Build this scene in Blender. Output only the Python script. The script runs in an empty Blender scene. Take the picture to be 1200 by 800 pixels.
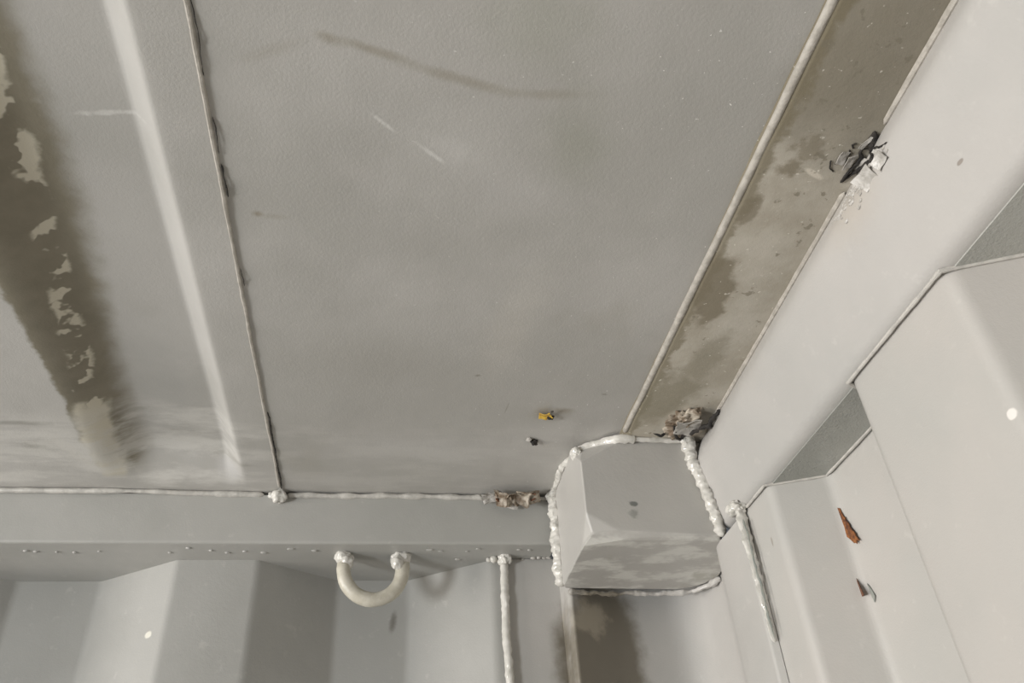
import bpy, bmesh, math, random
from mathutils import Vector, Matrix, noise
C = bpy.context.scene.collection
SC = bpy.context.scene

# ------------------------------------------------------------------ camera, light, exposure
S = 0.74                    # one model unit in metres
ZC = 2.39 - 0.507 * S       # eye height: the roof is 2.39 m above the floor
cam = bpy.data.objects.new('camera', bpy.data.cameras.new('camera')); C.objects.link(cam)
cam.data.sensor_width = 36.0; cam.data.lens = 940.3 / 1200 * 36
cam.data.clip_start = 0.02
R_ = ((0.98829092, -0.14122492, -0.05776309), (0.04056501, 0.60813818, -0.79279407), (0.14709022, 0.78116802, 0.60674623))
cam.matrix_world = Matrix(((R_[0][0], -R_[1][0], -R_[2][0], 0), (R_[0][1], -R_[1][1], -R_[2][1], 0),
                           (R_[0][2], -R_[1][2], -R_[2][2], ZC), (0, 0, 0, 1)))
SC.camera = cam
SC.view_settings.view_transform = 'Standard'; SC.view_settings.look = 'None'
SC.view_settings.exposure = -0.20; SC.view_settings.gamma = 1.0; SC.view_settings.use_curve_mapping = False

wd = bpy.data.worlds.new('sky'); SC.world = wd; wd.use_nodes = True
wd.node_tree.nodes['Background'].inputs[0].default_value = (0.78, 0.87, 1.0, 1)
wd.node_tree.nodes['Background'].inputs[1].default_value = 1.0

def area(name, loc, rot, sx, sy, power, col):
    l = bpy.data.lights.new(name, 'AREA'); l.shape = 'RECTANGLE'; l.size = sx; l.size_y = sy
    l.energy = power; l.color = col
    o = bpy.data.objects.new(name, l); C.objects.link(o); o.location = loc; o.rotation_euler = rot
    return o
DOOR_X = -5.55
area('doorway_daylight', (DOOR_X + 0.05, -0.62, 1.2), (0, -math.pi / 2, 0), 2.2, 1.8, 245, (1.0, 0.94, 0.87))
lamp = area('added_side_light', (-1.50, -0.50, 1.68), (0, 0, 0), 0.30, 0.30, 25, (0.93, 0.955, 0.97))  # added unseen light, for side lighting and the ring's shadow
lamp.rotation_euler = (Vector((0.1, 0.75, 2.2)) - lamp.location).to_track_quat('-Z', 'Y').to_euler()

# ------------------------------------------------------------------ helpers
def W(p): return Vector((p[0] * S, p[1] * S, p[2] * S + ZC))

def link(name, me, mat=None, parent=None, smooth=True):
    o = bpy.data.objects.new(name, me); C.objects.link(o)
    if mat:
        me.materials.append(mat)
    if parent is not None:
        o.parent = parent; o.location = -W0[parent.name] if parent.name in W0 else (0, 0, 0)
    if smooth:
        for p in me.polygons: p.use_smooth = True
        me.set_sharp_from_angle(angle=math.radians(38))
    return o
W0 = {}
def thing(name, label, cat, at, group=None):
    o = bpy.data.objects.new(name, None); C.objects.link(o); o.empty_display_size = 0.02
    o.location = W(at); W0[o.name] = W(at)
    o['label'] = label; o['category'] = cat
    if group: o['group'] = group
    return o
def tag(o, label, cat, group=None):
    o['label'] = label; o['category'] = cat
    if group: o['group'] = group
    return o
def struct(o, label=None):
    o['kind'] = 'structure'
    if label: o['label'] = label
    return o

def mesh_from(verts, faces, name='m'):
    me = bpy.data.meshes.new(name); me.from_pydata([W(v) for v in verts], [], faces); me.update()
    bm = bmesh.new(); bm.from_mesh(me); bmesh.ops.recalc_face_normals(bm, faces=bm.faces); bm.to_mesh(me); bm.free()
    return me

def fillet(pts, r, n=5):
    out = [pts[0]]
    for i in range(1, len(pts) - 1):
        a, b, c = Vector(pts[i - 1]), Vector(pts[i]), Vector(pts[i + 1])
        d1 = (a - b); d2 = (c - b); l1, l2 = d1.length, d2.length
        rr = r[i] if isinstance(r, (list, tuple)) else r
        t = min(rr, l1 * .45, l2 * .45)
        if t <= 1e-5: out.append(tuple(b)); continue
        p = b + d1 / l1 * t; q = b + d2 / l2 * t
        for k in range(n + 1):
            u = k / n
            v = p * (1 - u) ** 2 + b * 2 * u * (1 - u) + q * u * u
            out.append(tuple(v))
    out.append(pts[-1])
    return out

def subdiv(pts, step):
    out = []
    for a, b in zip(pts, pts[1:]):
        a, b = Vector(a), Vector(b); n = max(1, int((b - a).length / step))
        for k in range(n): out.append(tuple(a.lerp(b, k / n)))
    out.append(tuple(pts[-1]))
    return out

def extrude_profile(prof, to3, ts, thick_dir, thick):
    """prof: 2D points; to3(p, t) -> 3D point; ts: stations; a second skin offset by thick_dir closes it into a solid sheet."""
    n, m = len(prof), len(ts)
    V = [to3(p, t) for t in ts for p in prof]
    td = Vector(thick_dir) * thick
    V += [tuple(Vector(v) + td) for v in V]
    F = []; K = n * m
    for j in range(m - 1):
        for i in range(n - 1):
            a = j * n + i
            F.append((a, a + 1, a + n + 1, a + n)); F.append((K + a, K + a + n, K + a + n + 1, K + a + 1))
    for i in range(n - 1):
        F.append((i, K + i, K + i + 1, i + 1)); a = (m - 1) * n + i
        F.append((a, a + 1, K + a + 1, K + a))
    for j in range(m - 1):
        a = j * n; F.append((a, a + n, K + a + n, K + a))
        a = j * n + n - 1; F.append((a, K + a, K + a + n, a + n))
    return mesh_from(V, F)

def closed_prism(sec, to3, ts):
    n = len(sec); V = [to3(p, t) for t in ts for p in sec]; F = []
    for j in range(len(ts) - 1):
        for i in range(n):
            a = j * n + i; b = j * n + (i + 1) % n
            F.append((a, b, b + n, a + n))
    F.append(tuple(range(n))); F.append(tuple(range((len(ts) - 1) * n, len(ts) * n)))
    return mesh_from(V, F)

def fbm(v, oct=3):
    return noise.fractal(Vector(v), 0.6, 2.1, oct, noise_basis='PERLIN_ORIGINAL')

def bead(path, r, seed=0, lump=.35, step=.0022, freq=120, sides=10, scallop=0.0, flat=None, ends=True, wob=.0):
    """a weld or sealant bead swept along a path: radius changes with noise and, for welds, with ripple scallops"""
    pts = subdiv(path, step); rnd = random.Random(seed); n = len(pts)
    rad = r if callable(r) else (lambda u: r)
    V = []; F = []; L = 0
    P = [Vector(p) for p in pts]
    for i, p in enumerate(P):
        if wob: p = p + Vector((fbm((p.x * freq * .3 + seed, p.y * freq * .3, p.z * freq * .3)), fbm((p.x * freq * .3, p.y * freq * .3 + seed, 5)), fbm((3, p.x * freq * .3 + seed, p.z * freq * .3 + p.y * freq * .3)))) * wob
        t = (P[min(i + 1, n - 1)] - P[max(i - 1, 0)]).normalized()
        if i == 0:
            up = Vector((0.31, -.2, .93)) if abs(t.z) < .8 else Vector((1, .1, 0))
            a = t.cross(up).normalized()
        else: a = (a - t * a.dot(t)).normalized()
        b = t.cross(a).normalized()
        u = i / max(1, n - 1); L = i * step
        cap = 1.0
        if ends:
            e = min(u, 1 - u) * (n - 1) * step / max(rad(.5), 1e-4)
            cap = math.sqrt(max(.02, 1 - (1 - min(1, e)) ** 2))
        sc = 1 + scallop * abs(math.sin(L / (rad(u) * .9) + 1.5 * fbm((L * 40, seed, 1))))
        for k in range(sides):
            th = 2 * math.pi * k / sides
            dirv = a * math.cos(th) + b * math.sin(th)
            q = p + dirv * rad(u)
            nn = 1 + lump * fbm((q.x * freq + seed * 7, q.y * freq, q.z * freq), 3)
            d = dirv * rad(u) * cap * sc * nn
            if flat: d = d - Vector(flat) * d.dot(Vector(flat)) * .55
            V.append(tuple(p + d))
    for i in range(n - 1):
        for k in range(sides):
            F.append((i * sides + k, i * sides + (k + 1) % sides, (i + 1) * sides + (k + 1) % sides, (i + 1) * sides + k))
    F.append(tuple(range(sides))); F.append(tuple((n - 1) * sides + k for k in range(sides)))
    return mesh_from(V, F)

def blob(c, r, seed=0, amp=.35, freq=90, sub=4):
    bm = bmesh.new(); bmesh.ops.create_icosphere(bm, subdivisions=sub, radius=1)
    me = bpy.data.meshes.new('b')
    for v in bm.verts:
        d = v.co.copy(); q = Vector((d.x * r[0], d.y * r[1], d.z * r[2]))
        v.co = W(Vector(c) + q * (1 + amp * fbm((q.x * freq + seed * 3.1, q.y * freq, q.z * freq + seed))))
    bm.to_mesh(me); bm.free(); return me

def join(meshes):
    bm = bmesh.new()
    for m in meshes: bm.from_mesh(m)
    me = bpy.data.meshes.new('j'); bm.to_mesh(me); bm.free(); return me

def flake(poly, origin, ux, uy, up, thick=.0012, curl=.006, seed=0, n=14, cx=None):
    """torn chip: outline poly in (u, v) on the plane origin+u*ux+v*uy, lifted by curl along up, with real thickness and a ragged edge"""
    ux, uy, up = Vector(ux), Vector(uy), Vector(up)
    us = [p[0] for p in poly]; vs = [p[1] for p in poly]
    cu, cv = (sum(us) / len(us), sum(vs) / len(vs))
    ring = []
    m = len(poly)
    for i in range(m):
        a, b = poly[i], poly[(i + 1) % m]
        for k in range(4):
            t = k / 4; u = a[0] + (b[0] - a[0]) * t; v = a[1] + (b[1] - a[1]) * t
            s = 1 + .16 * fbm((u * 300 + seed, v * 300, seed * 2.0))
            ring.append((cu + (u - cu) * s, cv + (v - cv) * s))
    V = []; F = []; K = len(ring); R = 5
    big = max(max(us) - min(us), max(vs) - min(vs)) + 1e-6
    for side in (0, 1):
        for j in range(1, R + 1):
            for (u, v) in ring:
                f = j / R; uu = cu + (u - cu) * f; vv = cv + (v - cv) * f
                h = curl * (math.sin((uu - cu) / big * 3 + seed) * .6 + .7 * abs(vv - cv) / big * 2) + curl * .8 * fbm((uu * 150, vv * 150, seed + .5))
                h = h * f + curl * .3
                V.append(tuple(Vector(origin) + ux * uu + uy * vv + up * (h + side * thick)))
    base = len(V); V.append(tuple(Vector(origin) + ux * cu + uy * cv + up * (curl * .3))); V.append(tuple(Vector(origin) + ux * cu + uy * cv + up * (curl * .3 + thick)))
    for side in (0, 1):
        o = side * R * K
        for i in range(K):
            F.append((base + side, o + i, o + (i + 1) % K))
            for j in range(R - 1):
                F.append((o + j * K + i, o + (j + 1) * K + i, o + (j + 1) * K + (i + 1) % K, o + j * K + (i + 1) % K))
    o1 = (R - 1) * K; o2 = R * K + (R - 1) * K
    for i in range(K): F.append((o1 + i, o2 + i, o2 + (i + 1) % K, o1 + (i + 1) % K))
    return mesh_from(V, F)

# ------------------------------------------------------------------ materials
class NT:
    def __init__(s, name):
        s.m = bpy.data.materials.new(name); s.m.use_nodes = True; s.t = s.m.node_tree; s.n = s.t.nodes
        s.bsdf = s.n['Principled BSDF']
        g = s.n.new('ShaderNodeNewGeometry')
        a = s.n.new('ShaderNodeVectorMath'); a.operation = 'SUBTRACT'; a.inputs[1].default_value = (0, 0, ZC); s.t.links.new(g.outputs['Position'], a.inputs[0])
        b = s.n.new('ShaderNodeVectorMath'); b.operation = 'SCALE'; b.inputs['Scale'].default_value = 1 / S; s.t.links.new(a.outputs[0], b.inputs[0])
        s.pos = b.outputs[0]
    def L(s, a, b): s.t.links.new(a, b)
    def noise(s, scale, detail=3, rough=.55, stretch=None, vec=None):
        v = vec or s.pos
        if stretch:
            m = s.n.new('ShaderNodeVectorMath'); m.operation = 'MULTIPLY'; m.inputs[1].default_value = stretch; s.L(v, m.inputs[0]); v = m.outputs[0]
        n = s.n.new('ShaderNodeTexNoise'); n.inputs['Scale'].default_value = scale; n.inputs['Detail'].default_value = detail; n.inputs['Roughness'].default_value = rough
        s.L(v, n.inputs['Vector']); return n.outputs['Fac']
    def ramp(s, x, a, b, lo=0.0, hi=1.0):
        m = s.n.new('ShaderNodeMapRange'); m.interpolation_type = 'SMOOTHSTEP'
        s.L(x, m.inputs['Value']); m.inputs['From Min'].default_value = a; m.inputs['From Max'].default_value = b
        m.inputs['To Min'].default_value = lo; m.inputs['To Max'].default_value = hi; return m.outputs[0]
    def math(s, op, a, b=None, c=None):
        m = s.n.new('ShaderNodeMath'); m.operation = op
        for i, x in enumerate((a, b, c)):
            if x is None: continue
            if isinstance(x, (int, float)): m.inputs[i].default_value = x
            else: s.L(x, m.inputs[i])
        return m.outputs[0]
    def mix(s, fac, a, b):
        m = s.n.new('ShaderNodeMix'); m.data_type = 'RGBA'
        if isinstance(fac, (int, float)): m.inputs[0].default_value = fac
        else: s.L(fac, m.inputs[0])
        for i, x in ((6, a), (7, b)):
            if isinstance(x, tuple): m.inputs[i].default_value = x + (1,) if len(x) == 3 else x
            else: s.L(x, m.inputs[i])
        return m.outputs[2]
    def spot(s, axes, c, r, ang=0, soft=.5, warp=.5, wscale=40, k=1.0):
        """mask of an irregular patch on a plane; axes 'xy', 'yz' or 'xz'"""
        m = s.n.new('ShaderNodeMapping'); m.vector_type = 'TEXTURE'
        ix = ['x', 'y', 'z'].index(axes[0]); iy = ['x', 'y', 'z'].index(axes[1])
        loc = [0, 0, 0]; sca = [1000.0] * 3; rot = [0, 0, 0]
        loc[ix] = c[0]; loc[iy] = c[1]; sca[ix] = r[0]; sca[iy] = r[1]
        drop = 3 - ix - iy
        rot[drop] = math.radians(ang) * (-1 if axes == 'xz' else 1)
        m.inputs['Location'].default_value = loc; m.inputs['Rotation'].default_value = rot; m.inputs['Scale'].default_value = sca
        s.L(s.pos, m.inputs['Vector'])
        l = s.n.new('ShaderNodeVectorMath'); l.operation = 'LENGTH'; s.L(m.outputs[0], l.inputs[0])
        nz = s.noise(wscale, 4, .6)
        d = s.math('ADD', l.outputs['Value'], s.math('MULTIPLY', s.math('SUBTRACT', nz, .5), warp * 2))
        return s.ramp(d, 1 - soft, 1 + soft * .3, k, 0)
    def bump(s, hs, dist=.002):
        prev = None
        for h, st, dd in hs:
            b = s.n.new('ShaderNodeBump'); b.inputs['Strength'].default_value = st; b.inputs['Distance'].default_value = dd
            s.L(h, b.inputs['Height'])
            if prev: s.L(prev, b.inputs['Normal'])
            prev = b.outputs[0]
        s.L(prev, s.bsdf.inputs['Normal'])
    def col(s, c):
        if isinstance(c, tuple): s.bsdf.inputs['Base Color'].default_value = c + (1,)
        else: s.L(c, s.bsdf.inputs['Base Color'])
    def rough(s, x):
        if isinstance(x, float): s.bsdf.inputs['Roughness'].default_value = x
        else: s.L(x, s.bsdf.inputs['Roughness'])

PAINT = (0.560, 0.545, 0.520); PAINT_D = (0.495, 0.485, 0.462); PAINT_L = (0.64, 0.62, 0.58)
BROWN = (0.155, 0.135, 0.095); BROWN_M = (0.27, 0.235, 0.18); CREAM = (0.60, 0.56, 0.46)

def paint(name, stains=(), rough=(.32, .5), bumpy=1.0, tint=PAINT, tint2=PAINT_D, grit=.25):
    t = NT(name)
    c = t.mix(t.ramp(t.noise(4.5, 4, .6), .35, .65), tint, tint2)
    c = t.mix(t.ramp(t.noise(60, 3, .6), .62, .75, 0, .18), c, PAINT_L)
    for st in stains:
        col, k = st[0], st[1]
        c = t.mix(t.spot(*st[2], **(dict(st[3], k=k))), c, col)
    t.col(c)
    t.rough(t.ramp(t.noise(25, 3), .3, .7, rough[0], rough[1]))
    t.bsdf.inputs['Specular IOR Level'].default_value = .5
    t.bump([(t.noise(9, 3), .30 * bumpy, .004), (t.noise(380, 2, .7), .22 * bumpy * grit / .25, .0006)])
    t.nt = t
    return t

def streak(t, c, col, k, scale, stretch, lo, hi, within=None):
    m = t.ramp(t.noise(scale, 4, .6, stretch=stretch), lo, hi, 0, k)
    if within is not None: m = t.math('MULTIPLY', m, within)
    return t.mix(m, c, col)

XY, YZ, XZ = 'xy', 'yz', 'xz'
# ceiling: stains and brown old adhesive where the photograph shows them
def ceiling_mat():
    t = NT('ceiling_paint')
    c = t.mix(t.ramp(t.noise(3.2, 4, .62), .36, .64), (0.47, 0.456, 0.432), (0.405, 0.394, 0.368))
    c = t.mix(t.ramp(t.noise(7, 5, .7, stretch=(1, 1.6, 1)), .56, .75, 0, .35), c, (0.52, 0.50, 0.475))
    c = t.mix(t.ramp(t.noise(5, 3, .6, stretch=(1, .7, 1)), .6, .7, 0, .35), c, (0.345, 0.325, 0.28))
    # specular glitter of the paint, put in as bright specks, denser towards the header rail
    sxx = t.n.new('ShaderNodeSeparateXYZ'); t.L(t.pos, sxx.inputs[0])
    c = t.mix(t.math('MULTIPLY', t.ramp(t.noise(330, 1, .5), .76, .80), t.ramp(sxx.outputs['X'], -.15, .25, .15, .9)), c, (.80, .79, .76))
    # old brown smears
    for cc, k, a in (
        (BROWN_M, .55, ((-.052, .322), (.012, .005), 20, .9, .4, 60)),
        (BROWN_M, .55, ((-.02, .328), (.035, .0045), 14, .9, .5, 60)),
        (BROWN_M, .50, ((.04, .345), (.050, .0055), 12, .9, .5, 50)),
        (BROWN_M, .40, ((.105, .352), (.040, .0055), -4, .9, .5, 50)),
        (BROWN_M, .22, ((-.09, .335), (.03, .006), -25, .9, .5, 50)),
        (BROWN_M, .75, ((-.117, .493), (.006, .004), 0, .9, .4, 90)),
        (BROWN_M, .30, ((-.104, .495), (.014, .004), 0, .9, .4, 90)),
        ((.70, .69, .66), .65, ((-.014, .389), (.013, .0022), 40, .8, .7, 110)),
        ((.72, .71, .68), .85, ((.026, .417), (.016, .0024), 38, .8, .8, 120)),
        ((.70, .69, .66), .75, ((-.277, .416), (.006, .003), 0, .8, .6, 110)),
        ((.66, .65, .62), .60, ((-.222, .421), (.030, .0028), -8, .8, .9, 110)),
        ((.60, .58, .56), .45, ((.04, .41), (.03, .012), 20, .9, .9, 50)),
        ((.36, .36, .31), .55, ((.095, .29), (.05, .05), 0, 1, .6, 22)),
        ((.34, .34, .29), .55, ((.138, .395), (.035, .05), 0, 1, .6, 22)),
        ((.50, .49, .465), .45, ((.033, .40), (.06, .04), 30, 1, .7, 26)),
        ((.50, .485, .47), .35, ((.10, .45), (.06, .03), 10, 1, .7, 22)),
        ((.345, .33, .30), .35, ((-.02, .70), (.12, .05), 4, 1, .6, 18)),
        ((.50, .49, .475), .35, ((.05, .88), (.12, .04), 0, 1, .6, 20)),
        ((.33, .325, .31), .45, ((-.245, .80), (.04, .12), 0, 1, .5, 24)),
        (BROWN, .6, ((.094, .716), (.004, .0025), 0, .8, .5, 150)),
        (BROWN, .5, ((.244, .745), (.004, .002), 0, .8, .5, 150)),
        (BROWN, .45, ((.135, .78), (.001, .012), 6, .8, .4, 150)),
        (BROWN, .95, ((.178, .851), (.005, .004), 0, .5, .5, 150)),
        (BROWN_M, .7, ((.202, .782), (.014, .008), 0, 1, .6, 80)),
        (BROWN_M, .55, ((.185, .792), (.025, .016), 0, 1, .6, 60)),
        ((.55, .52, .47), .35, ((.12, .63), (.03, .10), 10, 1, .6, 30)),
    ):
        ctr, r, ang, soft, warp, ws = a
        c = t.mix(t.spot(XY, ctr, r, ang=ang, soft=soft, warp=warp, wscale=ws, k=k), c, cc)
    for ctr, rr, an, k, cc in (((-.366, .912), (.060, .009), 67, .8, (.50, .48, .44)), ((-.405, .892), (.022, .02), 20, .6, (.26, .25, .22)), ((-.41, .838), (.06, .005), -2, .6, (.27, .26, .235)),
                           ((-.45, .86), (.05, .010), 5, .5, (.50, .485, .455)), ((-.25, .93), (.03, .02), 30, .5, (.47, .46, .44)), ((-.20, .955), (.016, .03), 5, .6, (.55, .54, .53))):
        c = t.mix(t.spot(XY, ctr, rr, ang=an, soft=.7, warp=.6, wscale=40, k=k), c, cc)
    # brown adhesive along the stamped slope (x about -0.36 .. -0.27), with cream paint left in islands
    s_ = t.spot(XY, (-.312, .60), (.046, .365), ang=0, soft=.25, warp=.30, wscale=22)
    sx = t.n.new('ShaderNodeSeparateXYZ'); t.L(t.pos, sx.inputs[0])
    edge = t.math('ADD', sx.outputs['X'], t.math('MULTIPLY', t.math('SUBTRACT', t.noise(30, 4, .6), .5), .024))
    # left edge goes from -.352 at y .6 to -.345 at y .95 ; right edge from -.262 to -.30
    yy = sx.outputs['Y']
    rgt = t.ramp(yy, .45, .93, -.266, -.302)
    inL = t.ramp(edge, -.356, -.350)
    inR = t.ramp(t.math('SUBTRACT', edge, rgt), -.016, .012, 1, 0)
    band = t.math('MULTIPLY', t.math('MULTIPLY', inL, inR), t.ramp(yy, .93, .965, 1, 0))
    c = t.mix(t.math('MULTIPLY', band, .90), c, t.mix(t.noise(35, 4, .6), (.13, .112, .068), (.25, .22, .16)))
    # cream islands down the middle of the band
    ctrx = t.ramp(yy, .42, .95, -.298, -.338)
    dx = t.math('ABSOLUTE', t.math('SUBTRACT', edge, ctrx))
    isl = t.math('MULTIPLY', t.ramp(dx, .006, .012, 1, 0), t.ramp(t.noise(26, 3, .6), .49, .53))
    low = t.math('MULTIPLY', t.ramp(dx, .010, .020, 1, 0), t.ramp(t.math('ADD', yy, t.math('MULTIPLY', t.noise(40, 3), .06)), .83, .85))
    isl = t.math('MULTIPLY', t.math('MAXIMUM', isl, low), t.ramp(yy, .95, .97, 1, 0))
    c = t.mix(t.math('MULTIPLY', isl, .92), c, CREAM)
    # wiped sealant along the side rail, left part
    wip = t.math('MULTIPLY', t.ramp(yy, .80, .86), t.ramp(sx.outputs['X'], -.20, -.10, 1, .35))
    c = t.mix(t.math('MULTIPLY', wip, t.ramp(t.noise(9, 5, .65, stretch=(1, 3.2, 1)), .42, .62, 0, .75)), c, (.60, .585, .55))
    c = t.mix(t.math('MULTIPLY', wip, t.ramp(t.noise(11, 5, .65, stretch=(.8, 3.5, 1)), .58, .72, 0, .55)), c, (.30, .285, .25))
    t.col(c)
    t.rough(t.ramp(t.noise(14, 4), .3, .7, .34, .52))
    t.bump([(t.noise(6, 3), .25, .006), (t.noise(40, 4, .6), .18, .0012), (t.noise(420, 2, .7), .25, .0006)])
    return t.m

def plate_mat():
    t = NT('header_plate_paint')
    c = t.mix(t.ramp(t.noise(14, 4, .6), .35, .65), (.42, .39, .335), (.33, .30, .245))
    sx = t.n.new('ShaderNodeSeparateXYZ'); t.L(t.pos, sx.inputs[0]); X, Y = sx.outputs['X'], sx.outputs['Y']
    # brown dried adhesive: wide patch towards the camera, then ragged along the lap edge
    e = t.math('ADD', Y, t.math('MULTIPLY', t.math('SUBTRACT', t.noise(28, 4, .6), .5), .10))
    c = t.mix(t.ramp(e, .325, .41, .80, 0), c, (.185, .165, .125))
    ed = t.math('ADD', X, t.math('MULTIPLY', t.math('SUBTRACT', t.noise(34, 5, .65), .5), .045))
    w = t.ramp(ed, .294, .303, 1, 0)
    c = t.mix(t.math('MULTIPLY', w, t.ramp(Y, .30, .50, .85, .75)), c, (.17, .145, .095))
    for cc, k, a in (
        ((.17, .145, .10), .85, ((.305, .55), (.022, .055), -10, .35, .8, 40)),
        ((.17, .145, .10), .80, ((.318, .395), (.013, .010), 0, .4, 1.0, 70)),
        ((.17, .145, .10), .60, ((.325, .375), (.016, .012), 0, .4, 1.2, 90)),
        ((.17, .145, .10), .70, ((.300, .445), (.010, .02), 0, .4, 1.0, 70)),
        ((.19, .17, .12), .75, ((.31, .74), (.04, .06), 10, .5, .7, 30)),
        ((.22, .20, .15), .65, ((.335, .66), (.02, .05), 10, .5, .8, 40)),
        ((.60, .55, .47), .70, ((.34, .40), (.012, .003), 25, .5, .5, 90)),
        ((.56, .51, .43), .55, ((.345, .775), (.02, .03), 25, .6, .7, 60)),
    ):
        ctr, r, ang, soft, warp, ws = a
        c = t.mix(t.spot(XY, ctr, r, ang=ang, soft=soft, warp=warp, wscale=ws, k=k), c, cc)
    # small brown flecks
    c = t.mix(t.math('MULTIPLY', t.ramp(t.noise(75, 3, .6), .64, .69), .7), c, (.17, .15, .11))
    c = t.mix(t.math('MULTIPLY', t.ramp(t.noise(180, 2, .6), .68, .74), .7), c, (.62, .59, .52))
    t.col(c); t.rough(t.ramp(t.noise(14, 4), .3, .7, .36, .6))
    t.bump([(t.noise(50, 4, .6), .35, .0015), (t.noise(420, 2, .7), .3, .0006)])
    return t.m

M = {}
M['ceiling'] = ceiling_mat()
M['plate'] = plate_mat()
M['side'] = paint('side_wall_paint', stains=(
    ((.74, .72, .64), .9, (XZ, (-.286, .343), (.005, .005)), dict(soft=.4, warp=.3, wscale=100)),
    ((.14, .13, .11), .75, (XZ, (.016, .375), (.006, .016)), dict(ang=-8, soft=.7, warp=.5, wscale=60)),  # cast shadow below the lashing ring, painted into the wall colour
    ((.20, .19, .17), .55, (XZ, (.203, .318), (.003, .010)), dict(soft=.8, warp=.5, wscale=80)),
), tint=(.385, .38, .36), tint2=(.352, .348, .328)).m
M['rail'] = paint('rail_paint', tint=(.395, .388, .366), tint2=(.358, .354, .332)).m
M['front'] = paint('end_wall_paint', tint=(.47, .448, .420), tint2=(.44, .43, .405), stains=(
    ((.25, .22, .18), .6, (YZ, (.743, .327), (.002, .006)), dict(soft=.5, warp=.6, wscale=120)),
    ((.78, .74, .70), .9, (YZ, (.391, .261), (.004, .004)), dict(soft=.3, warp=.3, wscale=100)),
)).m
M['header'] = paint('header_rail_paint', tint=(.47, .452, .430), tint2=(.43, .42, .40), bumpy=1.2, stains=(
    ((.45, .40, .34), .5, (YZ, (.40, .47), (.05, .03)), dict(soft=.9, warp=.4, wscale=30)),
    ((.22, .18, .15), .7, (YZ, (.313, .416), (.0035, .0015)), dict(soft=.4, warp=.5, wscale=120)),
)).m
M['post'] = paint('corner_post_paint', tint=(.470, .452, .428), tint2=(.44, .43, .408), stains=(
    ((.12, .10, .065), .85, (XZ, (.285, .25), (.064, .20)), dict(ang=0, soft=.35, warp=.35, wscale=24)),  # brown dirt, plus the shade of the left slope painted in
    ((.36, .32, .25), .7, (XZ, (.268, .342), (.030, .026)), dict(ang=0, soft=.6, warp=.9, wscale=60)),
)).m
def casting_mat():
    t = NT('casting_paint')
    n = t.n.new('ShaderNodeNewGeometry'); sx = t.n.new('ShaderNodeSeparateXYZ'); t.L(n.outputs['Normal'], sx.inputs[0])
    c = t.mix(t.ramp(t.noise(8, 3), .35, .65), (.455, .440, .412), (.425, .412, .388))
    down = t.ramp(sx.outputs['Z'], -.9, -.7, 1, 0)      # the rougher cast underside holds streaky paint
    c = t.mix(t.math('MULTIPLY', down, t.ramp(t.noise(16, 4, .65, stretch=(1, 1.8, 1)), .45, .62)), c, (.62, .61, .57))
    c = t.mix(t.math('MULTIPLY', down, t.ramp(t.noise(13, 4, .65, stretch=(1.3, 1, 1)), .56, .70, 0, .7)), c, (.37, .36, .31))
    c = t.mix(t.spot(XZ, (.289, .414), (.006, .004), soft=.4, warp=.8, wscale=150, k=.85), c, (.12, .13, .12))
    c = t.mix(t.spot(XZ, (.287, .402), (.006, .006), soft=.6, warp=1.1, wscale=200, k=.5), c, (.15, .16, .14))
    t.col(c); t.rough(.42)
    t.bump([(t.noise(20, 4), .3, .002), (t.noise(300, 2, .7), .25, .0006)])
    return t.m
M['casting'] = casting_mat()
def simple(name, c1, c2, rough=.3, ns=90, b=.4, bs=160, bd=.001):
    t = NT(name); t.col(t.mix(t.ramp(t.noise(ns, 4, .6), .38, .62), c1, c2)); t.rough(rough)
    t.bump([(t.noise(bs, 3, .65), b, bd)]); return t.m
M['weld'] = simple('glossy_weld_paint', (.64, .62, .58), (.56, .545, .50), rough=.10, b=.35)
M['caulk'] = simple('pale_sealant', (.54, .52, .48), (.43, .415, .385), rough=.4, b=.6, bs=90)
M['seam'] = simple('seam_sealant', (.46, .43, .385), (.36, .335, .295), rough=.45, b=.6, bs=200)
M['ring'] = simple('ring_paint', (.58, .55, .47), (.50, .47, .39), rough=.38, b=.3, bs=70)
M['torn'] = simple('torn_sealant', (.46, .41, .34), (.17, .125, .085), rough=.6, ns=70, b=.7)
M['torn_pale'] = simple('pale_torn_paint', (.52, .50, .47), (.38, .36, .33), rough=.35, ns=120, b=.7)
M['grime_gap_shade'] = simple('dark_grime_gap_shade', (.015, .013, .012), (.035, .03, .025), rough=.8)  # real black dirt, and the shade inside open cracks as colour
M['rust'] = simple('orange_rust', (.28, .105, .03), (.10, .035, .015), rough=.8, ns=160, b=.8)
M['rust_dark'] = simple('dark_rust', (.17, .07, .035), (.10, .045, .025), rough=.8, ns=160)
M['chip_grey'] = simple('bare_steel_chip', (.22, .24, .22), (.30, .31, .28), rough=.5)
M['yellow'] = simple('yellow_crumb', (.62, .42, .06), (.45, .27, .05), rough=.6, ns=200)
M['wood'] = simple('plywood_floor', (.24, .22, .19), (.20, .18, .155), rough=.6, ns=6, b=.2)
M['underside'] = paint('rail_underside_paint', tint=(.40, .40, .37), tint2=(.30, .305, .28), bumpy=2.0, rough=(.2, .4), grit=.5).m

# ------------------------------------------------------------------ the shell
ZT = .507; ZPL = .499; ZSB = .435; ZHB = .382
YB = -2.11                       # far long wall
XD = DOOR_X / S                  # door end

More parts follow.
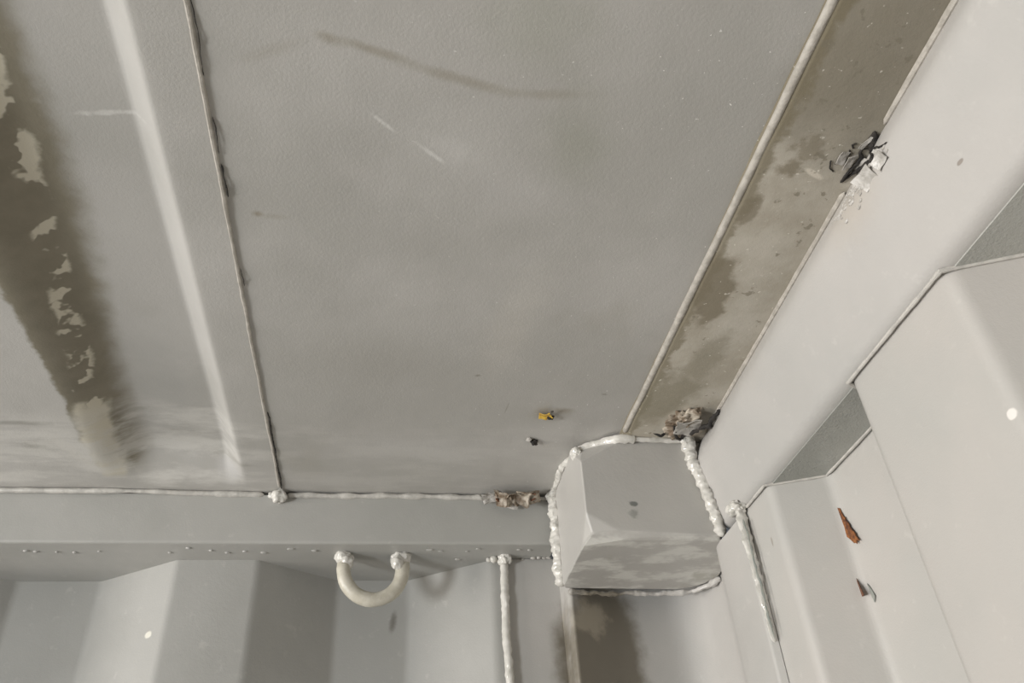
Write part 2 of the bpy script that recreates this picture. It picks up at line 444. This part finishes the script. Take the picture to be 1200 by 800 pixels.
def smooth(a, b, x):
    t = min(1, max(0, (x - a) / (b - a))); return t * t * (3 - 2 * t)
def lin(a, b, x): return min(1, max(0, (x - a) / (b - a)))
def roofz(x, y):
    z = ZT
    end = smooth(.985, .905, y) * smooth(-2.05, -1.95, y) if y > .9 else smooth(-2.0, -1.9, y)
    # the stamped corrugations run across the container; the same trough repeats along the roof
    for k in range(0, 26):
        o = -.555 * k * .5
        xx = x - o * 1.0
        if -.40 < xx < -.12 and k % 2 == 0:
            h = .028 * (smooth(-.352, -.285, xx) - (.8 * lin(-.2045, -.1825, xx) + .2 * smooth(-.209, -.176, xx)))
            z += h * end
    z += .0016 * fbm((x * 3, y * 3, 0)) * smooth(1.0, .9, y)
    return z
xs = []; x = XD
while x < -.8: xs.append(x); x += .03
x = -.8
while x < .285: xs.append(x); x += (.0028 if -.36 < x < -.16 else .0065)
xs.append(.285)
ys = []; y = YB
while y < .1: ys.append(y); y += .06
y = .1
while y < 1.06: ys.append(y); y += .012
ys += [1.06, 1.12]
V = [(a, b, roofz(a, b)) for b in ys for a in xs]
n = len(xs); K = len(V)
V += [(v[0], v[1], v[2] + .004) for v in V]
F = []
for j in range(len(ys) - 1):
    for i in range(n - 1):
        a = j * n + i; F.append((a, a + 1, a + n + 1, a + n)); F.append((K + a, K + a + n, K + a + n + 1, K + a + 1))
for i in range(n - 1):
    F.append((i, K + i, K + i + 1, i + 1)); a = (len(ys) - 1) * n + i; F.append((a, a + 1, K + a + 1, K + a))
for j in range(len(ys) - 1):
    a = j * n; F.append((a, a + n, K + a + n, K + a)); a = j * n + n - 1; F.append((a, K + a, K + a + n, a + n))
ceiling = struct(link('ceiling', mesh_from(V, F), M['ceiling']), 'grey painted steel roof panel with stamped corrugation and brown stains')
# seam of the roof sheets
seam = link('weld_seam', bead([(-.1425, .12, ZT - .0005), (-.1415, .5, ZT - .0005), (-.139, .985, ZT - .0005)], .0019, seed=3, lump=.22, step=.004, freq=60, sides=8, wob=.0005), M['seam'], ceiling)
seam['label'] = 'thin cream weld seam across the roof sheet'
cr = []
for k, (y0, y1, w) in enumerate(((.30, .36, .0006), (.395, .43, .0009), (.44, .475, .0013), (.56, .585, .0007), (.80, .99, .0014))):
    dx = .0026
    f_ = lambda y: -.1425 + (.0035) * (y - .12) / .86
    w *= .5; cr.append(bead([(f_(y0) + dx, y0, ZT - .0008), (f_((y0 + y1) / 2) + dx + .0006, (y0 + y1) / 2, ZT - .0016), (f_(y1) + dx, y1, ZT - .0012)], w, seed=k, lump=.6, sides=6, wob=.001))
link('seam_crack', join(cr), M['grime_gap_shade'], ceiling)['label'] = 'dark hairline cracks beside the seam'
link('seam_end_blob', join([blob((-.139, .992, .497), (.009, .008, .010), 2), blob((-.147, .998, .501), (.008, .005, .005), 5)]), M['weld'], ceiling)

# side wall (across the picture's foot)
seg = [-.482, -.377, -.267, -.164, -.064, .040, .150]
YN, YR = 1.054, 1.128
per = .417
pf = []
for k in range(16, -1, -1):
    o = -per * k
    pts = [(-.482 + o, YR), (-.377 + o, YR), (-.267 + o, YN), (-.164 + o, YN)]
    pf += pts
pf += [(-.062, YR), (.036, YR), (.147, YN), (.180, YN)]
pf = [p for p in pf if p[0] > XD]
pf = fillet([(XD, YN)] + pf, .006, 4)
ZF = -(ZC / S)
def zstations(top): return [ZF, -1.5, -.5, 0, .1, .2, .25, .30, .33, .36, .38, .40, top] if top > .41 else [ZF, -1.5, -.5, 0, .1, .2, .25, .30, .33, .36, top]
wall_back = struct(link('wall_back', extrude_profile(pf, lambda p, t: (p[0], p[1], t), zstations(ZSB), (0, 1, 0), .004), M['side']), 'corrugated grey steel side wall')
b = link('weld_bead', bead([(.163, 1.043, .436), (.161, 1.043, .33), (.163, 1.043, .27), (.165, 1.043, .15)], .0055, seed=11, lump=.22, sides=14), M['weld'], wall_back)
b['label'] = 'glossy pale vertical weld bead on the side wall'
link('weld_spatter', join([blob((.165, 1.040, .432), (.009, .008, .010), 3, .5), blob((.150, 1.044, .431), (.005, .005, .005), 8), blob((.142, 1.046, .432), (.003, .003, .003), 9), blob((.163, 1.03, .441), (.004, .004, .004), 19)]), M['weld'], wall_back)

# front end wall (right)
XN, XR = .400, .460
def endprof():
    P = [(.39, .800), (XN, .776), (XN, .722), (XR, .697), (XR, .556), (XN, .532)]
    P = [(XN, .790), (XN, .722), (XR, .697), (XR, .556), (XN, .532)]
    y = .532
    per = .337
    k = 1
    while True:
        o = -per * k
        a = [(XN, .722 + o), (XR, .697 + o), (XR, .556 + o), (XN, .532 + o)]
        if a[-1][1] < YB: break
        P += a; k += 1
    P.append((XN, YB)); return P
pe = fillet(endprof(), .010, 5)
wall_right = struct(link('wall_right', extrude_profile(pe, lambda p, t: (p[0], p[1], t), zstations(ZHB), (1, 0, 0), .004), M['front']), 'corrugated grey steel front end wall')
b = link('weld_bead', bead([(.3905, .782, .386), (.3915, .780, .372), (.3915, .777, .33), (.392, .777, .27), (.3925, .779, .235)], lambda u: .0062 - .0032 * u, seed=21, lump=.5, sides=12, flat=(0, 1, 0), wob=.001), M['weld'], wall_right)
b['label'] = 'glossy thin vertical weld bead on the end wall'
b = link('bead_crack', bead([(.389, .7725, .366), (.3890, .7705, .32), (.3890, .770, .27), (.3893, .7715, .236)], .0011, seed=25, lump=.7, sides=6, wob=.0015), M['chip_grey'], wall_right)
link('bead_glob', join([blob((.3895, .783, .384), (.009, .011, .008), 12, .5), blob((.391, .800, .386), (.004, .006, .004), 13, .6)]), M['weld'], wall_right)
# rust spots on the end wall
def patch(pts2, plane, nrm, mat, parent, seed=0, name='rust_patch', th=.0012, curl=.0006):
    ctr = Vector(plane)
    me = flake(pts2, ctr, (0, 1, 0), (0, 0, 1), nrm, thick=th, curl=curl, seed=seed)
    return link(name, me, mat, parent)
def slopept(t, z):  # point on the slope between near flat and recess
    return (XN + (XR - XN) * t, .722 - .025 * t, z)
# big orange patch at the recess edge
p = link('rust_patch', flake([(.006, .026), (-.004, .013), (-.007, .002), (-.012, -.010), (-.018, -.026), (-.012, -.028), (.000, -.015), (.017, -.012), (.020, .004), (.012, .014)], (XR - .0022, .6985, .328), (0, 1, 0), (0, 0, 1), (-1, 0, 0), thick=.001, curl=.0005, seed=2), M['rust'], wall_right)
p['label'] = 'orange rust patch on the corrugation edge'
p = link('rust_patch', flake([(.000, .012), (-.008, -.007), (.008, -.004), (.006, .002)], (XR - .0065, .6985, .258), (.35, .93, 0), (0, 0, 1), (-.93, -.35, 0), thick=.001, curl=.0005, seed=4), M['rust_dark'], wall_right)
p['label'] = 'dark brown triangular rust chip'
p = link('paint_chip', flake([(.002, .010), (-.003, -.004), (0, -.009), (.003, .002)], (XR - .0012, .690, .253), (0, 1, 0), (0, 0, 1), (-1, 0, 0), thick=.0008, curl=.0005, seed=5), M['chip_grey'], wall_right)

# outer closing plates of the corner
struct(link('trim_2', mesh_from([(.08, 1.142, ZF), (.47, 1.142, ZF), (.47, 1.142, ZT + .02), (.08, 1.142, ZT + .02), (.08, 1.15, ZF), (.48, 1.15, ZF), (.48, 1.15, ZT + .02), (.08, 1.15, ZT + .02)], [(0, 1, 2, 3), (4, 7, 6, 5), (0, 4, 5, 1), (1, 5, 6, 2), (2, 6, 7, 3), (3, 7, 4, 0)]), M['side'], smooth=False))
struct(link('trim_3', mesh_from([(.482, .60, ZF), (.482, 1.15, ZF), (.482, 1.15, ZT + .02), (.482, .60, ZT + .02), (.49, .60, ZF), (.49, 1.15, ZF), (.49, 1.15, ZT + .02), (.49, .60, ZT + .02)], [(0, 1, 2, 3), (4, 7, 6, 5), (0, 4, 5, 1), (1, 5, 6, 2), (2, 6, 7, 3), (3, 7, 4, 0)]), M['side'], smooth=False))
# far walls, door end, floor
def boxmesh(a, b):
    x0, y0, z0 = a; x1, y1, z1 = b
    V = [(x0, y0, z0), (x1, y0, z0), (x1, y1, z0), (x0, y1, z0), (x0, y0, z1), (x1, y0, z1), (x1, y1, z1), (x0, y1, z1)]
    return mesh_from(V, [(0, 3, 2, 1), (4, 5, 6, 7), (0, 1, 5, 4), (1, 2, 6, 5), (2, 3, 7, 6), (3, 0, 4, 7)])
pw = []
k = 0
while XD + .417 * k < .40:
    o = XD + .417 * k
    pw += [(o, YB), (o + .10, YB), (o + .205, YB - .07), (o + .31, YB - .07)]; k += 1
struct(link('wall_front', extrude_profile([(a, b) for a, b in pw if a < .46], lambda p, t: (p[0], p[1], t), [ZF, 0, ZT + .03], (0, -1, 0), .004), M['side'], smooth=False))
struct(link('floor', boxmesh((XD, YB - .08, ZF - .03), (.47, 1.14, ZF)), M['wood'], smooth=False))
struct(link('wall_left', boxmesh((XD - .03, YB - .08, 2.32 - ZC / S - .02), (XD, 1.14, ZT)), M['side'], smooth=False)) if False else None
struct(link('trim_1', boxmesh((XD - .05, YB - .08, ZT - .12), (XD, 1.14, ZT + .03)), M['rail'], smooth=False))   # door header

# ------------------------------------------------------------------ rails, plate, post, casting
# side top rail
sec = fillet([(1.0, ZT - .004), (1.0, ZSB), (1.135, ZSB)], .004, 4)
sec = [(1.0, ZT - .0045)] + sec[1:-1] + [(1.135, ZSB), (1.135, ZT - .0045)]
rail = thing('side_top_rail', 'long horizontal square steel rail along top of the corrugated side wall', 'rail', (-3.0, 1.0, ZSB))
xsr = [XD + .02, -3, -1.5, -.6, -.3, 0, .2, .2275]
link('rail_tube', closed_prism(sec, lambda p, t: (t, p[0], p[1]), xsr), M['rail'], rail)
c1 = bead([(-.75, 1.0, .504), (-.35, .995, .503), (-.25, .998, .503), (-.16, .999, .5025)], .0036, seed=31, lump=.45, step=.004, freq=14, wob=.0016)
c2 = bead([(-.13, .998, .502), (0, .999, .503), (.12, .999, .502), (.222, .998, .501)], lambda u: .0030 + .0016 * abs(math.sin(u * 23)) ** 3, seed=32, lump=.45, step=.003, freq=22, wob=.0010)
b = link('sealant_bead', join([c1, c2]), M['caulk'], rail); b['label'] = 'pale lumpy sealant line between rail and roof'
def stitch(pts, r, seed, mat, parent, name='weld_bead'):
    rnd = random.Random(seed)
    for (x, y, z) in pts:
        link(name, blob((x, y, z), (r * rnd.uniform(1, 2.2), r * .8, r * .7), rnd.randint(0, 99), .5, 120, 3), mat, parent)
rnd = random.Random(5)
stitch([(x_, 1.018 + rnd.uniform(-.004, .012), ZSB - .0005) for x_ in (-.44, -.43, -.405, -.385, -.355, -.27, -.245, -.22, -.20, -.178, -.155, -.12, -.09, .06, .075, .11, .125, .18, .195)], .0022, 7, M['rail'], rail, 'weld_spatter')
stitch([(.205 + .007 * k, 1.044, ZSB - .001) for k in range(4)] + [(.10, 1.05, ZSB), (.19, 1.05, ZSB - .001)], .003, 8, M['caulk'], rail, 'wall_weld')

# front header rail (the big diagonal tube)
hsec = [(.430, .4988), (.3885, .4988), (.3845, .4920), (.3803, .4830), (.3765, .4740), (.3747, .4660), (.3750, .4570), (.3780, .4450), (.384, .425), (.3895, .399)]
hsec += [(.390 + .015 * (1 - math.cos(a)), .397 - .015 * math.sin(a)) for a in [math.radians(d) for d in (0, 20, 40, 60, 80, 90)]]
hsec += [(.475, ZHB), (.475, .4988)]
def lean(y, z): return -.030 * (.80 - max(0.0, min(.80, y))) * smooth(.39, .47, z)   # the tube's face leans a little towards the room
_hx = sorted([(q[1], q[0]) for q in hsec[1:10]])
def railx(y, z):
    for (z0, x0), (z1, x1) in zip(_hx, _hx[1:]):
        if z0 <= z <= z1: return x0 + (x1 - x0) * (z - z0) / (z1 - z0 + 1e-9) + lean(y, z)
    return .392 + lean(y, z)
def settle(p, off=.0006):
    # bring a point of the torn strip down onto the plate or the tube's curved face
    k = 1.01
    while k > .9:
        q = (p[0] * k, p[1] * k, p[2] * k)
        if q[2] < .4984 and q[0] < railx(q[1], q[2]) - off: return q
        k -= .001
    return p
header = thing('front_header_rail', 'large smooth diagonal steel header rail above the front end wall', 'rail', (.42, -.6, ZHB))
ysr = [YB, -1, 0, .1, .2, .3, .4, .5, .6, .7, .775, .834]
link('rail_tube', closed_prism(hsec, lambda p, t: (p[0] + (lean(t, p[1]) if p[0] < .41 else 0), t, p[1]), ysr), M['header'], header)
V, F = [], []
un = link('rail_underside', boxmesh((.4045, YB, ZHB - .0012), (.474, .80, ZHB + .001)), M['underside'], header, smooth=False)
un['label'] = 'rough sparkling grey underside of the rail'
b = link('sealant_bead', bead([(.3855 + lean(.08, .49), .08, .4972), (.3855 + lean(.345, .49), .345, .4972)], .0026, seed=41, lump=.2, step=.004, freq=20, sides=8), M['seam'], header)
b['label'] = 'thin sealant line along the top of the rail'
b = link('sealant_bead', bead([(.3855 + lean(.415, .49), .415, .4972), (.3855 + lean(.60, .49), .60, .4972), (.3855 + lean(.775, .49), .775, .4972)], .0026, seed=42, lump=.2, step=.004, freq=20, sides=8), M['seam'], header)
b['label'] = 'thin sealant line along the top of the rail'
# thin caulk line where rail meets the wall corrugation
b = link('wall_weld', bead([(XN - .003, .775, ZHB - .001), (XN - .003, .722, ZHB - .001), (XR - .004, .697, ZHB - .001), (XR - .004, .56, ZHB - .001), (XN - .004, .53, ZHB - .001), (XN - .004, .385, ZHB - .001), (XR - .004, .36, ZHB - .001), (XR - .004, .22, ZHB - .001)], .0018, seed=44, lump=.35, step=.003, freq=40, sides=8), M['caulk'], header)

# torn crack in the sealant of the header rail
crk = thing('torn_paint_flap', 'torn curling paint and sealant around a black crack on the diagonal rail edge', 'paint flake', (.375, .385, .49))
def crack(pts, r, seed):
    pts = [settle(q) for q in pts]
    o = link('crack', bead(pts, r, seed=seed, lump=.4, step=.001, freq=260, sides=8, wob=.0006), M['grime_gap_shade'], crk); o['label'] = 'black gap in the torn paint'  # solid black bead painted as the shade inside the gap
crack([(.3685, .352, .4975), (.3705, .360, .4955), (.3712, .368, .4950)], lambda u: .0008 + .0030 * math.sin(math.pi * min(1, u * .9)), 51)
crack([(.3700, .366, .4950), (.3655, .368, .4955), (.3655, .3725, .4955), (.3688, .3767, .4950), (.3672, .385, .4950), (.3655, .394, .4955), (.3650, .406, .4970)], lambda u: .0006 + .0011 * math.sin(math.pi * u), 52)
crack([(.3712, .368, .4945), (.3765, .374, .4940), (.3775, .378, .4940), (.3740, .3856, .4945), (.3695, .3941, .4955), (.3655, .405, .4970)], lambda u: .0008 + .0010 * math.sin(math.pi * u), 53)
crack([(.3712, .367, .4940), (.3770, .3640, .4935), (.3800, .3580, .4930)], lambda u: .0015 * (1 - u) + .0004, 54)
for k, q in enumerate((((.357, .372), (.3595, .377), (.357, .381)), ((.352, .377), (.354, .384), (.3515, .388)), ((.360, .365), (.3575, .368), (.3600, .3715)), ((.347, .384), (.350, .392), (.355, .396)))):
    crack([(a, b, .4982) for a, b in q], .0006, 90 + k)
for i, (o, poly, cu, tl) in enumerate((
        ((.3652, .3625, .4965), [(-.0035, .006), (.0005, .006), (.0035, -.006), (.0015, -.007)], .0015, -.4),
        ((.3722, .3800, .4948), [(-.003, -.003), (.0035, -.004), (.0040, -.001), (-.0015, .009), (-.0035, .010)], .0015, -.6),
        ((.3800, .3720, .4900), [(-.003, -.006), (.003, -.008), (.0035, .006), (-.002, .006)], .002, -1.2),
        ((.3620, .3820, .4972), [(-.004, -.005), (.0035, -.007), (.0025, .006), (-.003, .009)], .0012, 0),
        ((.3550, .3800, .4976), [(-.004, -.007), (.003, -.006), (.003, .007), (-.004, .006)], .0012, 0),
        ((.3790, .3900, .4890), [(-.004, -.008), (.004, -.007), (.004, .009), (-.005, .011)], .0015, -1.3))):
    o = settle(o, .001); link('flap', flake(poly, o, (1, 0, tl), (0, 1, 0), (tl * .7, 0, -1), thick=.0007, curl=cu, seed=60 + i * 1.7), M['torn_pale'], crk)
ms = []
rnd = random.Random(77)
for k in range(110):
    yy = .388 + rnd.gauss(0, .018)
    zz = .486 - abs(rnd.gauss(0, .011)); o = (railx(yy, zz) - .0003, yy, zz)
    r = rnd.uniform(.0006, .0016); ms.append(blob(o, (r * .6, r * 1.7, r), k, .5, 300, 2))
link('crumbled_paint', join(ms), M['torn_pale'], crk)

# header plate: flat sheet lapped under the roof between roof panel and header rail
hp = [(.2835, ZT + .0005), (.2845, ZT - .001), (.2905, ZPL + .001), (.292, ZPL), (.46, ZPL)]
pl = link('header_plate', extrude_profile(hp, lambda p, t: (p[0] + (.0009 * fbm((t * 25, p[0] * 3, 0)) if p[0] < .30 else 0), t, p[1]), [YB + k * (1.0 - YB) / 240 for k in range(241)], (0, 0, 1), .003), M['plate'])
tag(pl, 'flat brown-stained steel header plate between roof panel and diagonal rail', 'plate')
lap = link('lap_edge', bead([(.2875, .05, ZPL + .0045), (.2870, .4, ZPL + .0045), (.2868, .822, ZPL + .0045)], .0036, seed=71, lump=.10, step=.006, freq=25, sides=10, wob=.0005), M['seam'], pl)
lap['label'] = 'pale sealant strip along the plate edge'

# corner post (pressed section) below the casting
ZP = .3735
pp = [(.1655, 1.049), (.242, 1.049), (.2425, 1.056), (.2385, 1.056), (.2385, 1.010), (.243, 1.003), (.330, 1.050), (.398, 1.050), (.427, 1.022), (.4345, .955), (.3925, .866), (.391, .845), (.391, .786), (.399, .782)]
pp = fillet(pp, [0, .003, .001, .001, .003, .004, .03, .02, .02, .02, .015, .006, .003, 0], 6)
post = thing('corner_post', 'pressed steel corner post running down below the corner casting', 'post', (.33, .95, ZF))
post_zs = [ZF, -1.5, -.5, 0, .1, .2, .25, .3, .33, .36, ZP]
link('post_section', extrude_profile(pp, lambda p, t: (p[0], p[1], t), post_zs, (.004, .004, 0), 1.0), M['post'], post)
# the pressing runs on behind the casting, its flange up to the side rail
up = fillet([(.2385, 1.056), (.2385, 1.010), (.243, 1.003), (.330, 1.050), (.398, 1.050), (.427, 1.022), (.4345, .955), (.3925, .866), (.391, .845)], [0, .001, .004, .03, .02, .02, .02, .015, 0], 6)
link('post_head', extrude_profile(up, lambda p, t: (p[0], p[1], t), [ZP, .42, .4975], (.004, .004, 0), 1.0), M['post'], post)
link('flange', boxmesh((.1655, 1.049, ZP), (.2385, 1.054, ZSB - .0006)), M['post'], post, smooth=False)
cr = [bead([(.2375, 1.000, .3705), (.27, 1.004, .3705), (.30, 1.008, .3705), (.345, 1.008, .3705), (.385, 1.007, .3705), (.407, 1.000, .3705), (.422, .984, .3705), (.431, .956, .3705)], .0034, seed=81, lump=.7, step=.002, freq=60, sides=10, wob=.002)]
b = link('weld_bead', join(cr), M['post'], post); b['label'] = 'rough dirty weld under the casting'

# corner casting
pts = [(.2290, .834, .402), (.2295, .832, .468), (.2420, .860, ZPL + .004), (.2850, .830, .4985), (.3900, .832, .4985), (.3900, .838, .377),
       (.2650, .836, .3815), (.2290, .866, .3745), (.2360, .842, .380),
       (.2290, .985, .3735), (.2340, .998, .3735), (.385, 1.004, .3735), (.405, .998, .3735), (.420, .982, .3735), (.4295, .955, .3735), (.4270, .935, .3735), (.3900, .847, .3735), (.272, .846, .3735),
       (.2290, .88, ZPL + .006), (.2290, .998, ZPL + .006), (.385, 1.004, .4985), (.405, .998, .4985), (.420, .982, .4985), (.4295, .955, .4985), (.4270, .935, .4985)]
bm = bmesh.new()
vs = [bm.verts.new(W(p)) for p in pts]
bmesh.ops.convex_hull(bm, input=vs)
bmesh.ops.delete(bm, geom=[v for v in bm.verts if not v.link_faces], context='VERTS')
bmesh.ops.dissolve_limit(bm, angle_limit=math.radians(4), verts=bm.verts, edges=bm.edges)
bmesh.ops.recalc_face_normals(bm, faces=bm.faces)
me = bpy.data.meshes.new('casting'); bm.to_mesh(me); bm.free()
cast = thing('corner_casting', 'blocky faceted steel corner casting where the two rails meet the roof', 'corner casting', (.31, .92, .3735))
body = link('casting_body', me, M['casting'], cast, smooth=False)
bv = body.modifiers.new('edge', 'BEVEL'); bv.width = .0022 * S * 1.6; bv.segments = 3; bv.limit_method = 'ANGLE'; bv.angle_limit = math.radians(20)
bv.harden_normals = True
b = link('weld_bead', join([
    bead([(.2275, .985, .503), (.2272, .984, .47), (.2270, .988, .43), (.2272, .992, .40), (.2285, .992, .374)], .0068, seed=91, lump=.35, scallop=.25, step=.0012, freq=110, sides=18),
    blob((.2265, .985, .499), (.009, .009, .008), 4, .4)]), M['weld'], cast); b['label'] = 'thick glossy vertical weld left of the casting'
b = link('weld_bead', join([
    bead([(.366, .826, .502), (.3685, .827, .485), (.3700, .827, .465), (.3765, .828, .440), (.3815, .829, .415), (.3865, .831, .392), (.390, .836, .374)], lambda u: .0066 - .001 * u, seed=92, lump=.35, scallop=.25, step=.0012, freq=110, sides=18, wob=.001),
    bead([(.372, .829, .46), (.379, .830, .43), (.385, .832, .40)], .004, seed=95, lump=.45, freq=110),
    blob((.3675, .825, .499), (.009, .009, .008), 6, .4)]), M['weld'], cast); b['label'] = 'thick glossy slanting weld right of the casting'
b = link('sealant_bead', join([
    bead([(.2280, .985, .504), (.2275, .91, .505), (.2330, .885, .503), (.2380, .868, .499)], .0048, seed=93, lump=.4, freq=90),
    bead([(.2345, .862, .497), (.2400, .858, .5005), (.252, .852, .502), (.264, .846, .502), (.275, .836, .4995), (.284, .827, .4975), (.292, .8255, .4972), (.330, .8265, .4965), (.362, .827, .4965)], lambda u: .0056 if u < .55 else .0034, seed=94, lump=.25, freq=90),
    blob((.2330, .858, .492), (.008, .009, .008), 7, .4)]), M['weld'], cast); b['label'] = 'pale curved bead around the top of the casting'
fil = [(.2300, .8335, .470), (.2430, .862, .5035), (.284, .832, .4985), (.30, .8295, .4985), (.30, .8345, .49), (.235, .84, .47), (.25, .87, .503)]

# ------------------------------------------------------------------ lashing ring under the side rail
ring = thing('lashing_ring', 'U-shaped painted steel lashing ring hanging below the horizontal side rail', 'ring', (-.012, 1.034, ZSB))
path = [(-.051, 1.036, ZSB - .004), (-.051, 1.034, .418)]
for k in range(0, 25):
    a = math.pi + math.pi * k / 24
    path.append((-.013 + .038 * math.cos(a), 1.030 + .004 * math.cos(a), .412 + .040 * math.sin(a)))
path += [(.026, 1.036, .418), (.024, 1.040, ZSB - .004)]
link('ring_bar', bead(path, .0092, seed=101, lump=.10, freq=30, step=.003, sides=18, ends=False), M['ring'], ring)
link('weld_bead', join([blob((-.052, 1.033, .430), (.012, .012, .010), 21, .25, 90), blob((-.047, 1.027, .421), (.008, .008, .009), 23, .3, 90)]), M['weld'], ring)
link('weld_bead', join([blob((.022, 1.036, .430), (.013, .012, .010), 22, .25, 90), blob((.018, 1.028, .421), (.008, .008, .010), 24, .3, 90)]), M['weld'], ring)

# ------------------------------------------------------------------ debris
# torn clump at the joint of roof and side rail
cl = thing('torn_sealant_clump', 'ragged clump of torn cream sealant with rusty edges left of the corner casting', 'sealant clump', (.165, .985, .497))
for i, (ctr, poly, cu, mt, ang) in enumerate((
        ((.138, .988, .4975), [(-.014, -.006), (.010, -.010), (.014, .004), (-.006, .008)], .005, 'torn_pale', 0),
        ((.156, .984, .4945), [(-.012, -.012), (.009, -.010), (.013, .006), (-.007, .010)], .008, 'torn', 0),
        ((.170, .980, .4930), [(-.009, -.011), (.010, -.009), (.010, .009), (-.010, .008)], .009, 'torn', 1),
        ((.182, .978, .4945), [(-.008, -.009), (.012, -.012), (.009, .009), (-.008, .011)], .007, 'torn', 2),
        ((.197, .978, .4960), [(-.009, -.008), (.009, -.010), (.011, .007), (-.006, .010)], .007, 'torn', 3),
        ((.164, .992, .4920), [(-.014, -.005), (.014, -.005), (.013, .006), (-.012, .005)], .005, 'torn_pale', 4))):
    link('shard', flake(poly, ctr, (1, 0, -.1), (0, .8, -.6), (0, -.6, -.8), thick=.0012, curl=cu, seed=110 + i * 3.3), M[mt], cl)
link('rust_edge', join([bead([(.146, .981, .4925), (.152, .988, .4895), (.160, .990, .489), (.172, .986, .4885), (.181, .980, .4885)], .0013, seed=121, lump=.6, wob=.002), bead([(.186, .975, .490), (.194, .980, .489), (.201, .973, .490)], .0011, seed=122, lump=.6, wob=.002)]), M['rust_dark'], cl)
link('hair', bead([(.151, .972, .498), (.150, .960, .492), (.151, .955, .488)], .0007, seed=123), M['grime_gap_shade'], cl)
link('hair', bead([(.193, .972, .496), (.199, .962, .489)], .0007, seed=124), M['rust_dark'], cl)
# yellow crumb
yc = thing('yellow_crumb', 'tiny yellow crumb with a black tip stuck on the roof panel', 'debris', (.185, .785, .504))
link('yellow_shard', flake([(-.010, -.003), (.001, -.008), (.006, -.001), (.002, .005), (-.009, .004)], (.184, .788, .5045), (1, 0, 0), (0, 1, 0), (0, 0, -1), thick=.0014, curl=.003, seed=7), M['yellow'], yc)
link('black_tip', join([blob((.1885, .790, .502), (.0042, .0035, .003), 31, .5, 200, 3), bead([(.187, .780, .503), (.189, .774, .501)], .001, seed=5)]), M['grime_gap_shade'], yc)
# small black speck
sp = thing('black_speck', 'small black speck stuck on the roof panel below the yellow crumb', 'debris', (.178, .85, .505))
link('speck_body', blob((.179, .852, .5045), (.0055, .0038, .003), 33, .7, 220, 3), M['grime_gap_shade'], sp)
link('speck_rim', blob((.172, .847, .506), (.004, .004, .002), 34, .5, 160, 3), M['torn_pale'], sp)
# sealant lump at the corner beside the header rail
lp = thing('sealant_lump', 'crusty cream sealant lump with black cracks at the top right corner of the casting', 'sealant clump', (.35, .79, .495))
link('lump', blob((.350, .786, .4955), (.021, .026, .0075), 41, .75, 60, 5), M['torn'], lp)
link('crust', flake([(-.018, -.012), (.012, -.016), (.018, .006), (.004, .018), (-.016, .010)], (.352, .778, .490), (1, 0, 0), (0, 1, 0), (0, 0, -1), thick=.001, curl=.004, seed=9), M['torn_pale'], lp)
link('crack', bead([(.333, .778, .4865), (.338, .790, .4855), (.344, .800, .4865), (.352, .806, .487)], .0018, seed=131, lump=.7, wob=.003), M['grime_gap_shade'], lp)
link('crack', bead([(.318, .808, .4945), (.327, .808, .4930), (.334, .806, .4945)], .0015, seed=132, lump=.7, wob=.002), M['grime_gap_shade'], lp)
link('crack', bead([(.352, .806, .487), (.362, .790, .4865), (.370, .772, .487), (.376, .756, .489), (.378, .744, .492)], .0026, seed=133, lump=.8, wob=.004), M['grime_gap_shade'], lp)
link('crack', bead([(.374, .764, .487), (.379, .768, .482), (.382, .766, .479)], .0014, seed=134, lump=.8, wob=.003), M['grime_gap_shade'], lp)
